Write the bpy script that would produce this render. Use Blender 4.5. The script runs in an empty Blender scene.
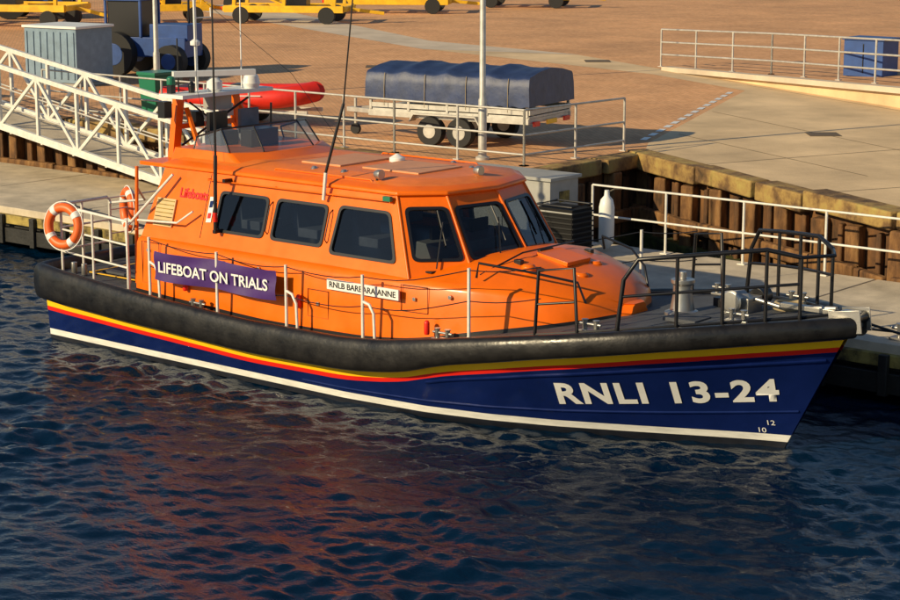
import bpy, bmesh, math, random
import numpy as np
from mathutils import Vector, Matrix
random.seed(4); rng=np.random.RandomState(7)
scene=bpy.context.scene
V=Vector
# ---------------------------------------------------------------- materials
def mat(name,col,rough=.5,metal=0,coat=0,var=.0,vscale=3,bump=0,bscale=40,rvar=0,spec=.5,stretch=None):
    m=bpy.data.materials.new(name); m.use_nodes=True
    nt=m.node_tree; N=nt.nodes; L=nt.links; b=N["Principled BSDF"]
    b.inputs["Base Color"].default_value=(*col,1); b.inputs["Roughness"].default_value=rough
    b.inputs["Metallic"].default_value=metal; b.inputs["Coat Weight"].default_value=coat
    b.inputs["Coat Roughness"].default_value=.08
    b.inputs["Specular IOR Level"].default_value=spec
    tc=N.new("ShaderNodeTexCoord"); src=tc.outputs["Object"]
    if stretch:
        mp=N.new("ShaderNodeMapping"); mp.inputs["Scale"].default_value=stretch; L.new(src,mp.inputs[0]); src=mp.outputs[0]
    if var>0 or rvar>0:
        n=N.new("ShaderNodeTexNoise"); n.inputs["Scale"].default_value=vscale; n.inputs["Detail"].default_value=8; n.inputs["Roughness"].default_value=.65
        L.new(src,n.inputs["Vector"])
        if var>0:
            mr=N.new("ShaderNodeMapRange"); mr.inputs[1].default_value=.3; mr.inputs[2].default_value=.7
            mr.inputs[3].default_value=1-var; mr.inputs[4].default_value=1+var
            L.new(n.outputs["Fac"],mr.inputs[0])
            mx=N.new("ShaderNodeVectorMath"); mx.operation='SCALE'; mx.inputs[0].default_value=col
            L.new(mr.outputs[0],mx.inputs["Scale"]); L.new(mx.outputs[0],b.inputs["Base Color"])
        if rvar>0:
            m2=N.new("ShaderNodeMapRange"); m2.inputs[1].default_value=.3; m2.inputs[2].default_value=.7
            m2.inputs[3].default_value=max(.02,rough-rvar); m2.inputs[4].default_value=rough+rvar
            L.new(n.outputs["Fac"],m2.inputs[0]); L.new(m2.outputs[0],b.inputs["Roughness"])
    if bump>0:
        n2=N.new("ShaderNodeTexNoise"); n2.inputs["Scale"].default_value=bscale; n2.inputs["Detail"].default_value=5
        L.new(src,n2.inputs["Vector"])
        bp=N.new("ShaderNodeBump"); bp.inputs["Strength"].default_value=bump; bp.inputs["Distance"].default_value=.02
        L.new(n2.outputs["Fac"],bp.inputs["Height"]); L.new(bp.outputs[0],b.inputs["Normal"])
    return m
def ramp(name,stops,scale,rough=.85,bump=.8,bscale=9,stretch=(1,1,1),detail=9):
    m=bpy.data.materials.new(name); m.use_nodes=True; nt=m.node_tree;N=nt.nodes;L=nt.links;b=N["Principled BSDF"]
    b.inputs["Roughness"].default_value=rough
    tc=N.new("ShaderNodeTexCoord"); mp=N.new("ShaderNodeMapping"); mp.inputs["Scale"].default_value=stretch; L.new(tc.outputs["Object"],mp.inputs[0])
    n=N.new("ShaderNodeTexNoise"); n.inputs["Scale"].default_value=scale; n.inputs["Detail"].default_value=detail; n.inputs["Roughness"].default_value=.65
    L.new(mp.outputs[0],n.inputs["Vector"]); cr=N.new("ShaderNodeValToRGB"); el_=cr.color_ramp.elements
    while len(el_)<len(stops): el_.new(.5)
    for e,(p,c) in zip(el_,stops): e.position=p; e.color=(*c,1)
    L.new(n.outputs["Fac"],cr.inputs[0]); L.new(cr.outputs[0],b.inputs["Base Color"])
    n2=N.new("ShaderNodeTexNoise"); n2.inputs["Scale"].default_value=bscale; n2.inputs["Detail"].default_value=6; L.new(mp.outputs[0],n2.inputs["Vector"])
    bp=N.new("ShaderNodeBump"); bp.inputs["Strength"].default_value=bump; bp.inputs["Distance"].default_value=.03
    L.new(n2.outputs["Fac"],bp.inputs["Height"]); L.new(bp.outputs[0],b.inputs["Normal"]); return m
M={}
M['orange']=mat("orange_paint",(.87,.155,.002),.34,coat=.06,var=.10,vscale=2.2,rvar=.08,bump=.05,bscale=3,spec=.35)
M['roof']=mat("roof_nonslip",(.85,.20,.015),.42,var=.14,vscale=4,bump=.25,bscale=150)
M['pad']=mat("roof_pad",(.66,.30,.14),.5,var=.1,vscale=4,bump=.25,bscale=150)
M['navy']=mat("navy_paint",(.005,.014,.092),.16,coat=.4,var=.18,vscale=2,rvar=.08,bump=.06,bscale=2.5)
M['anti']=mat("antifouling",(.01,.012,.02),.5,var=.4,vscale=5)
M['white']=mat("white_paint",(.8,.8,.77),.4,var=.06,vscale=5)
M['boot']=mat("boot_top_white",(.76,.75,.70),.45,var=.18,vscale=3,stretch=(1,1,5))
M['wrail']=mat("white_rail",(.72,.70,.64),.35,var=.14,vscale=9)
M['yellow']=mat("yellow_stripe",(.95,.56,.01),.35,var=.06)
M['red']=mat("red_stripe",(.75,.02,.01),.35,var=.06)
M['rubber']=mat("rubber",(.012,.011,.0105),.36,var=.4,vscale=3,bump=.25,bscale=14,rvar=.12)
M['black']=mat("black_paint",(.010,.010,.012),.35)
M['matt']=mat("matt_black",(.012,.012,.013),.8,spec=.2)
M['deck']=mat("deck_nonslip",(.06,.066,.08),.7,var=.3,vscale=4,bump=.3,bscale=120)
M['steel']=mat("steel",(.42,.41,.39),.35,metal=.8,var=.15)
M['galv']=mat("galvanised",(.50,.48,.44),.5,metal=.3,var=.2,vscale=6)
M['grey']=mat("grey_cabinet_paint",(.36,.36,.34),.5,var=.12,vscale=3)
M['beige']=mat("beige_panel",(.6,.42,.2),.5,var=.1)
M['purple']=mat("banner_cloth",(.06,.02,.15),.5,var=.1,bump=.2,bscale=6)
M['bred']=mat("red_tube",(.70,.025,.012),.45,var=.12)
M['bors']=mat("buoy_orange",(.85,.14,.02),.45,var=.1)
M['tarp']=mat("blue_tarpaulin",(.02,.038,.11),.5,var=.3,vscale=3,bump=.6,bscale=4)
M['tyre']=mat("tyre",(.02,.02,.02),.8)
M['cyellow']=mat("cradle_yellow",(.88,.50,.015),.5,var=.25,vscale=2)
M['blue']=mat("machine_blue",(.02,.07,.26),.45,var=.2)
M['lblue']=mat("pale_blue_panel",(.18,.27,.36),.5,var=.2)
M['concrete']=mat("pontoon_concrete",(.55,.47,.35),.85,var=.3,vscale=1.3,bump=.3,bscale=50)
M['apron']=mat("apron_concrete",(.68,.50,.29),.85,var=.26,vscale=.45,bump=.3,bscale=20)
M['roadc']=mat("grey_concrete",(.60,.50,.38),.85,var=.2,vscale=.7)
M['timber']=ramp("timber",[(.28,(.02,.012,.006)),(.45,(.13,.06,.02)),(.58,(.24,.12,.04)),(.75,(.32,.2,.08))],2.6,stretch=(1.6,1.6,.5))
M['capt']=ramp("cap_timber",[(.3,(.03,.02,.01)),(.43,(.16,.09,.035)),(.55,(.34,.22,.07)),(.72,(.40,.33,.09))],1.7,bscale=8)
M['wallb']=ramp("wall_back",[(.35,(.015,.01,.006)),(.55,(.12,.055,.02)),(.75,(.22,.10,.03))],2,stretch=(1,1,.5))
M['joint']=mat("joint_sealant",(.12,.09,.06),.9)
M['algae']=ramp("algae",[(.35,(.012,.014,.006)),(.6,(.08,.09,.015)),(.8,(.2,.19,.03))],3)
M['pfend']=mat("pontoon_fender",(.02,.019,.017),.55,var=.4,vscale=3,bump=.4,bscale=12)
M['ytop']=ramp("yellow_edge",[(.35,(.05,.035,.015)),(.55,(.36,.27,.07)),(.8,(.5,.38,.1))],3)
M['green']=mat("green_lamp",(.02,.18,.10),.3)
M['rope']=mat("rope",(.35,.28,.17),.9)
M['skin']=mat("seat_cloth",(.15,.16,.19),.8,var=.3)
def glass():
    m=bpy.data.materials.new("window_glass"); m.use_nodes=True; nt=m.node_tree;N=nt.nodes;L=nt.links
    out=N["Material Output"]; N.remove(N["Principled BSDF"])
    t=N.new("ShaderNodeBsdfTransparent"); t.inputs[0].default_value=(.38,.42,.46,1); g=N.new("ShaderNodeBsdfGlossy"); g.inputs["Roughness"].default_value=.02
    fr=N.new("ShaderNodeFresnel"); fr.inputs[0].default_value=1.6
    mx=N.new("ShaderNodeMixShader"); L.new(fr.outputs[0],mx.inputs[0]); L.new(t.outputs[0],mx.inputs[1]); L.new(g.outputs[0],mx.inputs[2])
    L.new(mx.outputs[0],out.inputs[0]); return m
M['glass']=glass()
def clear():
    m=bpy.data.materials.new("clear_screen"); m.use_nodes=True; nt=m.node_tree;N=nt.nodes;L=nt.links
    out=N["Material Output"]; N.remove(N["Principled BSDF"])
    t=N.new("ShaderNodeBsdfTransparent"); t.inputs[0].default_value=(.75,.8,.82,1); g=N.new("ShaderNodeBsdfGlossy"); g.inputs["Roughness"].default_value=.05
    d=N.new("ShaderNodeBsdfDiffuse"); d.inputs[0].default_value=(.4,.45,.5,1)
    mx=N.new("ShaderNodeMixShader"); mx.inputs[0].default_value=.15; L.new(t.outputs[0],mx.inputs[1]); L.new(g.outputs[0],mx.inputs[2])
    m2=N.new("ShaderNodeMixShader"); m2.inputs[0].default_value=.12; L.new(mx.outputs[0],m2.inputs[1]); L.new(d.outputs[0],m2.inputs[2])
    L.new(m2.outputs[0],out.inputs[0]); return m
M['clear']=clear()
def paving():
    m=bpy.data.materials.new("brick_paving"); m.use_nodes=True; nt=m.node_tree;N=nt.nodes;L=nt.links;b=N["Principled BSDF"]
    b.inputs["Roughness"].default_value=.85
    tc=N.new("ShaderNodeTexCoord"); mp=N.new("ShaderNodeMapping"); mp.inputs["Rotation"].default_value=(0,0,.7); L.new(tc.outputs["Object"],mp.inputs[0])
    br=N.new("ShaderNodeTexBrick"); br.inputs["Scale"].default_value=1; br.inputs["Brick Width"].default_value=.24; br.inputs["Row Height"].default_value=.12; br.inputs["Mortar Size"].default_value=.006
    br.inputs["Color1"].default_value=(.76,.41,.19,1); br.inputs["Color2"].default_value=(.64,.325,.14,1); br.inputs["Mortar"].default_value=(.42,.25,.13,1)
    L.new(mp.outputs[0],br.inputs["Vector"])
    n=N.new("ShaderNodeTexNoise"); n.inputs["Scale"].default_value=.3; n.inputs["Detail"].default_value=9; n.inputs["Roughness"].default_value=.68
    L.new(tc.outputs["Object"],n.inputs["Vector"])
    mr=N.new("ShaderNodeMapRange"); mr.inputs[1].default_value=.3; mr.inputs[2].default_value=.7; mr.inputs[3].default_value=.74; mr.inputs[4].default_value=1.2
    L.new(n.outputs["Fac"],mr.inputs[0])
    sc=N.new("ShaderNodeVectorMath"); sc.operation='SCALE'; L.new(br.outputs["Color"],sc.inputs[0]); L.new(mr.outputs[0],sc.inputs["Scale"])
    L.new(sc.outputs[0],b.inputs["Base Color"]); return m
M['paving']=paving()
def watermat():
    m=bpy.data.materials.new("water"); m.use_nodes=True; nt=m.node_tree;N=nt.nodes;L=nt.links;b=N["Principled BSDF"]
    b.inputs["Base Color"].default_value=(.0004,.010,.030,1); b.inputs["Roughness"].default_value=.025; b.inputs["IOR"].default_value=1.40
    b.inputs["Specular Tint"].default_value=(.92,.96,1,1)
    tc=N.new("ShaderNodeTexCoord")
    n=N.new("ShaderNodeTexNoise"); n.inputs["Scale"].default_value=9; n.inputs["Detail"].default_value=4; n.inputs["Roughness"].default_value=.6
    mp=N.new("ShaderNodeMapping"); mp.inputs["Rotation"].default_value=(0,0,.5); mp.inputs["Scale"].default_value=(.8,1.3,1)
    L.new(tc.outputs["Object"],mp.inputs[0]); L.new(mp.outputs[0],n.inputs["Vector"])
    bp=N.new("ShaderNodeBump"); bp.inputs["Strength"].default_value=.55; bp.inputs["Distance"].default_value=.03
    L.new(n.outputs["Fac"],bp.inputs["Height"]); L.new(bp.outputs[0],b.inputs["Normal"]); return m
M['water']=watermat()
# ---------------------------------------------------------------- mesh builder
class MB:
    def __init__(s): s.v=[];s.f=[];s.m=[];s.sm=[];s.mats=[]
    def mi(s,k):
        if k not in s.mats: s.mats.append(k)
        return s.mats.index(k)
    def add(s,vs,fs,k,smooth=False):
        o=len(s.v); s.v+= [tuple(a) for a in vs]; i=s.mi(k)
        for f in fs: s.f.append([a+o for a in f]); s.m.append(i); s.sm.append(smooth)
    def box(s,c,sz,k,rz=0,ry=0,rx=0):
        R=Matrix.Rotation(rz,3,'Z')@Matrix.Rotation(ry,3,'Y')@Matrix.Rotation(rx,3,'X'); c=V(c)
        vs=[c+R@V((x*sz[0]/2,y*sz[1]/2,z*sz[2]/2)) for x in(-1,1) for y in(-1,1) for z in(-1,1)]
        s.add(vs,[(0,1,3,2),(4,6,7,5),(0,4,5,1),(2,3,7,6),(0,2,6,4),(1,5,7,3)],k)
    def beam(s,a,b,w,h,k):
        a=V(a);b=V(b);d=(b-a).normalized(); up=V((0,0,1)); 
        if abs(d.z)>.98: up=V((1,0,0))
        x=d.cross(up).normalized()*w/2; y=x.cross(d).normalized()*h/2
        vs=[p+i*x+j*y for p in(a,b) for i,j in((-1,-1),(1,-1),(1,1),(-1,1))]
        s.add(vs,[(0,1,2,3),(4,7,6,5),(0,4,5,1),(1,5,6,2),(2,6,7,3),(3,7,4,0)],k)
    def tube(s,pts,r,k,n=8,closed=False,smooth_pts=0,taper=None):
        pts=[V(p) for p in pts]
        for _ in range(smooth_pts):
            q=[] if closed else [pts[0]]
            rg=range(len(pts)) if closed else range(len(pts)-1)
            for i in rg:
                a,b=pts[i],pts[(i+1)%len(pts)]; q+= [a.lerp(b,.25),a.lerp(b,.75)]
            if not closed: q.append(pts[-1]); q.pop(1); q.pop(-2)
            pts=q
        np_=len(pts); vs=[];prev=None
        for i,p in enumerate(pts):
            if closed: t=(pts[(i+1)%np_]-pts[i-1])
            else: t=pts[min(i+1,np_-1)]-pts[max(i-1,0)]
            t.normalize()
            if prev is None:
                u=V((0,0,1)) if abs(t.z)<.9 else V((1,0,0)); a=t.cross(u).normalized()
            else:
                a=(prev-t*prev.dot(t)).normalized()
            prev=a; b=t.cross(a)
            rr=r if taper is None else r+(taper-r)*i/(np_-1)
            for j in range(n):
                an=2*math.pi*j/n; vs.append(p+a*math.cos(an)*rr+b*math.sin(an)*rr)
        fs=[]
        for i in range(np_ if closed else np_-1):
            i2=(i+1)%np_
            for j in range(n):
                fs.append((i*n+j,i*n+(j+1)%n,i2*n+(j+1)%n,i2*n+j))
        if not closed: fs+= [tuple(range(n))[::-1],tuple(range((np_-1)*n,np_*n))]
        s.add(vs,fs,k,True)
    def lathe(s,c,prof,k,n=24,axis='Z',rz=0):
        vs=[];c=V(c)
        for r,h in prof:
            for j in range(n):
                a=2*math.pi*j/n; p=V((r*math.cos(a),r*math.sin(a),h))
                if axis=='Y': p=V((p.x,p.z,p.y))
                if axis=='X': p=V((p.z,p.y,p.x))
                vs.append(c+Matrix.Rotation(rz,3,'Z')@p)
        fs=[]
        for i in range(len(prof)-1):
            for j in range(n): fs.append((i*n+j,i*n+(j+1)%n,(i+1)*n+(j+1)%n,(i+1)*n+j))
        fs+=[tuple(range(n)),tuple(range((len(prof)-1)*n,len(prof)*n))]
        s.add(vs,fs,k,True)
    def torus(s,c,R,r,nrm,k,a0=0,a1=2*math.pi,n=40,flat=1):
        c=V(c);nrm=V(nrm).normalized();u=V((0,0,1)) if abs(nrm.z)<.9 else V((1,0,0)); x=nrm.cross(u).normalized(); y=nrm.cross(x)
        full=abs(a1-a0-2*math.pi)<1e-4; cnt=n if full else n+1
        pts=[c+R*(x*math.cos(a0+(a1-a0)*i/n)+y*math.sin(a0+(a1-a0)*i/n)) for i in range(cnt)]
        s.tube(pts,r,k,10,closed=full)
    def grid(s,P,k,smooth=True,closed=False):
        a=len(P);b=len(P[0]); vs=[p for r in P for p in r]
        kk=k if callable(k) else (lambda i,j:k)
        o=len(s.v); s.v+=[tuple(p) for p in vs]
        for i in range(a-1):
            for j in range(b if closed else b-1):
                j2=(j+1)%b
                s.f.append([o+i*b+j,o+i*b+j2,o+(i+1)*b+j2,o+(i+1)*b+j]); s.m.append(s.mi(kk(i,j))); s.sm.append(smooth)
    def obj(s,name,parent=None,bevel=0,auto=True,fix=True):
        me=bpy.data.meshes.new(name); me.from_pydata(s.v,[],s.f)
        for k in s.mats: me.materials.append(M[k])
        me.polygons.foreach_set("material_index",s.m); me.polygons.foreach_set("use_smooth",s.sm); me.update()
        if fix:
            bm=bmesh.new(); bm.from_mesh(me); bmesh.ops.recalc_face_normals(bm,faces=bm.faces)
            bm.to_mesh(me); bm.free()
        o=bpy.data.objects.new(name,me); scene.collection.objects.link(o)
        if parent: o.parent=parent
        if bevel:
            b=o.modifiers.new("bevel",'BEVEL'); b.width=bevel; b.segments=3; b.limit_method='ANGLE'; b.angle_limit=math.radians(25); b.harden_normals=False
            me.polygons.foreach_set("use_smooth",[True]*len(me.polygons))
            try: me.set_sharp_from_angle(angle=math.radians(35))
            except Exception: pass
        elif any(s.sm) and auto:
            try: me.set_sharp_from_angle(angle=math.radians(50))
            except Exception: pass
        return o
def empty(name,loc=(0,0,0)):
    e=bpy.data.objects.new(name,None); scene.collection.objects.link(e); e.location=loc; return e
def textmesh(name,body,size,matk,parent,fn,offset=0.0,width=None,grid=.12,space=1.0):
    c=bpy.data.curves.new(name,'FONT'); c.body=body; c.size=size; c.offset=offset; c.resolution_u=4; c.space_character=space
    o=bpy.data.objects.new(name,c); scene.collection.objects.link(o)
    bpy.context.view_layer.update()
    me=bpy.data.meshes.new_from_object(o.evaluated_get(bpy.context.evaluated_depsgraph_get()))
    bpy.data.objects.remove(o)
    bm=bmesh.new(); bm.from_mesh(me)
    xs=[v.co.x for v in bm.verts]; x0,x1=min(xs),max(xs); k=1 if width is None else width/(x1-x0)
    for v in bm.verts: v.co.x=(v.co.x-x0)*k
    w=(x1-x0)*k; x=grid
    while x<w:
        bmesh.ops.bisect_plane(bm,geom=bm.verts[:]+bm.edges[:]+bm.faces[:],plane_co=(x,0,0),plane_no=(1,0,0)); x+=grid
    for v in bm.verts: v.co=V(fn(v.co.x,v.co.y))
    bm.to_mesh(me); bm.free(); me.materials.clear(); me.materials.append(M[matk])
    ob=bpy.data.objects.new(name,me); scene.collection.objects.link(ob); ob.parent=parent; return ob
I=lambda x,xs,ys: float(np.interp(x,xs,ys))
# ================================================================ LIFEBOAT
boat=empty("lifeboat")
def zr(x):
    f=lambda a: I(a,[0,1.5,2.8,4.9,6.9,7.8,8.6,10,11.5,12.5,13.6],[1.0,.94,.88,.80,.83,.92,1.10,1.33,1.55,1.67,1.78])
    return (f(x-.25)+f(x)+f(x+.25))/3
def rv(x): return I(x,[0,3,7,8.0,8.6,10,13.6],[.29,.25,.24,.23,.19,.165,.14])
RH=.115
def w1(s): return I(s*13.55,[0,.5,2,7,8.5,9.5,10.5,11.2,11.9,12.5,13.0,13.35,13.55],[2.04,2.12,2.20,2.24,2.20,2.10,1.90,1.66,1.31,.93,.57,.28,.06])
def w0(s): return I(s*13.55,[0,7,8.5,9.5,10.5,11.5,12.5,13.1,13.55],[1.95,1.98,1.86,1.64,1.30,.87,.42,.17,.015])
def hp(s,z):
    z1=zr(s*13.5); t=z/z1
    tt=max(t,0); h=w0(s)+(w1(s)-w0(s))*tt**1.15
    if t<0: h=w0(s)*(1+t*1.1)
    x=s*(12.62+.93*t)
    return x,max(h,.012),z
def hull_y(x,z):
    s=x/13.2
    for _ in range(8):
        t=z/zr(s*13.5); s=x/(12.62+.93*t)
    return hp(min(s,1),z)[1]
hb=MB(); ST=[1-(1-i/90)**1.15 for i in range(91)]
rowsmat=['anti','anti','boot','navy','navy','navy','navy','red','yellow','navy']
def rows(s):
    x=s*13.5; zb=zr(x)-rv(x)*.95
    a=.185; b=zb-.225
    return [-.4,0,.085,.185,a+(b-a)*.25,a+(b-a)*.5,a+(b-a)*.75,b,zb-.155,zb-.05,zb+.15]
for side in(-1,1):
    P=[[ (hp(s,z)[0],side*hp(s,z)[1],z) for z in rows(s)] for s in ST]
    hb.grid(P,lambda i,j:rowsmat[j])
tr=[(hp(0,z)[0],-hp(0,z)[1],z) for z in rows(0)]; n=len(tr)
tv=tr+[(a,-b,c) for a,b,c in tr]
for j in range(n-1): hb.add([tv[j],tv[j+1],tv[n+j+1],tv[n+j]],[(0,1,2,3)],rowsmat[j])
ho=hb.obj("hull",boat)
kb=MB()
for side in(-1,1):
    pts=[]
    for i in range(40):
        s=.62+.375*i/39; x=s*13.5; z=zr(x)-rv(x)-.28-.05*i/39
        p=hp(s,z); pts.append((p[0],side*(p[1]+.004),p[2]))
    kb.tube(pts,.022,'navy',6)
    pts=[]
    for i in range(40):
        s=.45+.545*i/39; z=.24+.30*(i/39)**2
        p=hp(s,z); pts.append((p[0],side*(p[1]+.002),p[2]))
    kb.tube(pts,.018,'navy',6)
kb.obj("hull_knuckle",boat)
def sweep():
    b=MB(); near=[(i/99*13.55,-w1(i/99)-.03) for i in range(100)]
    path=[(x,y) for x,y in reversed(near)]
    path+= [( -.06,-1.9),(-.12,-1.5),(-.14,0),(-.12,1.5),(-.06,1.9)]
    path+= [(x,-y) for x,y in near]
    P=[]
    for i,(x,y) in enumerate(path):
        a=path[max(i-1,0)];c=path[min(i+1,len(path)-1)]
        t=V((c[0]-a[0],c[1]-a[1])).normalized(); nrm=V((-t.y,t.x))
        if nrm.dot(V((x,y))-V((6,0)))<0 : nrm=-nrm
        if i==0: nrm=V((1,-.3)).normalized()
        if i==len(path)-1: nrm=V((1,.3)).normalized()
        r=rv(x); zc=zr(x); ring=[]
        for k in range(20):
            an=2*math.pi*k/20; c_=math.cos(an);s_=math.sin(an)
            c2=math.copysign(abs(c_)**.75,c_); s2=math.copysign(abs(s_)**.8,s_)
            ring.append((x+nrm.x*(c2*RH+.03),y+nrm.y*(c2*RH+.03),zc+s2*r))
        P.append(ring)
    b.grid(P,'rubber',True,True)
    b.add(P[0],[tuple(range(20))],'rubber'); b.add(P[-1],[tuple(range(20))],'rubber')
    return b.obj("rubber_fender",boat,auto=False)
sweep()
db=MB(); 
def dz(x): return zr(x)+.10
P=[]
for i in range(70):
    s=i/69; x=s*13.5; w=max(w1(s)-.02,.02)
    P.append([(x,w*q,dz(x)+.03*(1-q*q)) for q in (-1,-.8,-.5,0,.5,.8,1)])
db.grid(P,'deck',True); db.obj("deck",boat)
tb=MB()
for sd in(-1,1): tb.tube([(s*13.4,sd*(w1(s)-.12),dz(s*13.4)+.04) for s in [i/40 for i in range(41)]],.025,'black',6)
tb.obj("toe_rail",boat)
# ---- casing / trunk
cb=MB()
XS=[2.0,4,6,7.4,8.0,8.6,9.1,9.55,9.85,10.03,10.15]
SH=[1.80,1.84,1.84,1.80,1.74,1.62,1.42,1.18,.9,.6,.3]
SZ=[1.90,1.90,1.90,1.90,1.90,1.90,1.86,1.80,1.74,1.69,1.63]
CZ=[1.93,1.93,1.93,2.05,2.18,2.22,2.12,1.99,1.87,1.76,1.65]
P=[];XX=[2.0+ (10.15-2.0)*i/60 for i in range(61)]
for x in XX:
    h=I(x,XS,SH);sz=I(x,XS,SZ);cz=I(x,XS,CZ);b=dz(x)-.05
    half=[(x,h+.05,b),(x,h+.03,b+.12),(x,h+.01,(b+sz)/2),(x,h-.01,sz-.1),(x,h-.045,sz-.03),(x,h-.12,sz),(x,h*.7,sz+(cz-sz)*.55),(x,h*.35,sz+(cz-sz)*.9),(x,0,cz)]
    P.append([(a,-c,d) for a,c,d in half]+[(a,c,d) for a,c,d in half[::-1][1:]])
cb.grid(P,lambda i,j:'black' if j in(0,15) else 'orange',True)
e=P[-1]; nose=[(10.15+.12,y*.6,min(z,dz(10.2)+.18) if z>dz(10.2)+.1 else z) for x,y,z in e]
cb.grid([e,nose],'orange',True); cb.add(nose,[tuple(range(len(nose)))],'orange')
cb.add(P[0],[tuple(range(len(P[0])))],'orange')
cb.obj("deckhouse_casing",boat)
# ---- wheelhouse
Z0,Z1=1.88,2.98
KB=[(2.0,-1.70),(7.55,-1.70),(8.20,-1.05),(8.50,0)]
KT=[(2.25,-1.37),(7.05,-1.37),(7.55,-.88),(7.74,0)]
def wp(k,z):
    sgn=1
    if k>3: k=6-k; sgn=-1
    t=(z-Z0)/(Z1-Z0); a=KB[k];b=KT[k]
    return V((a[0]+(b[0]-a[0])*t,sgn*(a[1]+(b[1]-a[1])*t),z))
def side(x,z,sgn=-1):
    t=(z-Z0)/(Z1-Z0); return V((x,sgn*(1.70-.33*t),z))
wb=MB(); fb=MB(); gb=MB()
def roundpoly(c,r,seg=5):
    out=[];n=len(c)
    for i in range(n):
        p=c[i];a=(c[i-1]-p).normalized();b=(c[(i+1)%n]-p).normalized()
        A=p+a*r;B=p+b*r
        for k in range(seg+1):
            t=k/seg; out.append(A*(1-t)**2+p*2*t*(1-t)+B*t*t)
    return out
def wnormal(c):
    cen=sum(c,V())/4; nrm=(c[2]-c[0]).cross(c[3]-c[1]).normalized()
    if nrm.dot(cen-V((5,0,2)))<0: nrm=-nrm
    return nrm
def window(c,cell,r=.1,fw=.045):
    c=[V(p) for p in c]; nrm=wnormal(c)
    inn=[]
    for i in range(4):
        p=c[i]; a=(c[i-1]-p).normalized();b=(c[(i+1)%4]-p).normalized(); inn.append(p+(a+b)*fw)
    O=roundpoly(c,r);Q=roundpoly(inn,r*.8);n=len(O); seg=n//4
    fb.grid([[p-nrm*.05 for p in O],[p+nrm*.018 for p in O],[p+nrm*.018 for p in Q],[p-nrm*.03 for p in Q]],'black',False,True)
    gb.add([p-nrm*.012 for p in Q],[tuple(range(n))],'glass')
    C=[V(p) for p in cell]
    for i in range(4):
        seg0=O[i*seg:(i+1)*seg]; nxt=O[((i+1)*seg)%n]
        for a,b in zip(seg0[:-1],seg0[1:]): wb.add([C[i],a,b],[(0,1,2)],'orange')
        wb.add([C[i],seg0[-1],nxt,C[(i+1)%4]],[(0,1,2,3)],'orange')
for sg in(-1,1):
    S_=lambda x,z:side(x,z,sg)
    wb.add([wp(0 if sg<0 else 6,Z0),S_(3.3,Z0),S_(3.3,Z1),wp(0 if sg<0 else 6,Z1)],[(0,1,2,3)],'orange')
    window([S_(3.56,2.12),S_(4.62,2.12),S_(4.62,2.73),S_(3.58,2.73)],[S_(3.3,Z0),S_(4.69,Z0),S_(4.70,Z1),S_(3.3,Z1)])
    window([S_(4.76,2.12),S_(5.82,2.12),S_(5.82,2.73),S_(4.78,2.73)],[S_(4.69,Z0),S_(5.89,Z0),S_(5.92,Z1),S_(4.70,Z1)])
    k=1 if sg<0 else 5
    window([S_(5.97,2.05),S_(7.28,2.05),S_(7.00,2.75),S_(6.03,2.75)],[S_(5.89,Z0),wp(k,Z0),wp(k,Z1),S_(5.92,Z1)])
for k,u0,u1 in ((1,.10,.94),(2,.05,.95),(3,.05,.95),(4,.06,.9)):
    q=lambda u,z: wp(k,z).lerp(wp(k+1,z),u)
    window([q(u0,2.1),q(u1,2.1),q(u1,2.82),q(u0,2.82)],[q(0,Z0),q(1,Z0),q(1,Z1),q(0,Z1)])
wb.add([wp(0,Z0),wp(0,Z1),wp(6,Z1),wp(6,Z0)],[(0,1,2,3)],'orange')
for k in range(1,6): wb.tube([wp(k,Z0),wp(k,Z1)],.022,'orange',10)
top=[wp(k,Z1) for k in range(7)]
def sc(z,ky,kx): return [V((4.9+(p.x-4.9)*kx, p.y*ky, z)) for p in top]
L5=[top,sc(2.975,1.035,1.018),sc(3.03,1.03,1.016),sc(3.09,.93,.975),sc(3.15,.6,.87)]
rb_=MB(); rb_.grid(L5,lambda i,j:'roof' if i>=3 else 'orange',False,True); rb_.add(L5[-1],[tuple(range(7))],'roof')
rb_.obj("wheelhouse_roof",boat,bevel=.02)
wb.obj("wheelhouse_walls",boat,fix=False)
fb.obj("window_frames",boat); gb.obj("window_glass",boat,fix=False)
it=MB()
it.box((5,0,1.97),(5.6,3.0,.03),'black')
for x in(3.9,5.1,6.3):
    for y in(-.95,.95):
        it.box((x,y,2.2),(.45,.5,.14),'skin'); it.box((x-.24,y,2.48),(.12,.5,.5),'skin',ry=-.15); it.box((x-.27,y,2.78),(.08,.28,.16),'skin')
it.box((7.25,0,2.12),(.45,1.9,.25),'grey',ry=.1); it.box((7.1,-.5,2.32),(.06,.4,.25),'black'); it.box((7.1,.4,2.32),(.06,.4,.25),'black')
it.box((4.5,0,2.45),(.1,.9,.9),'grey'); it.box((3.35,0,2.4),(.05,2.8,.9),'white')
it.obj("cabin_interior",boat,bevel=.02)
wi=MB()
for k in(1,2,3):
    c=wp(k,2.0).lerp(wp(k+1,2.0),.45); d=wp(k,2.6).lerp(wp(k+1,2.6),.75)
    nn=wnormal([wp(k,Z0),wp(k+1,Z0),wp(k+1,Z1),wp(k,Z1)])*.05
    wi.tube([c+nn,d+nn],.011,'black',6); e1=wp(k,2.3).lerp(wp(k+1,2.3),.7)+nn*.8; e2=wp(k,2.76).lerp(wp(k+1,2.76),.72)+nn*.8
    wi.tube([e1,e2],.013,'black',6)
wi.obj("wipers",boat)
cw=MB()
lo=[(2.1,-1.15,3.03),(3.75,-1.15,3.03),(4.15,-.65,3.08),(4.15,.65,3.08),(3.75,1.15,3.03),(2.1,1.15,3.03)]
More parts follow.
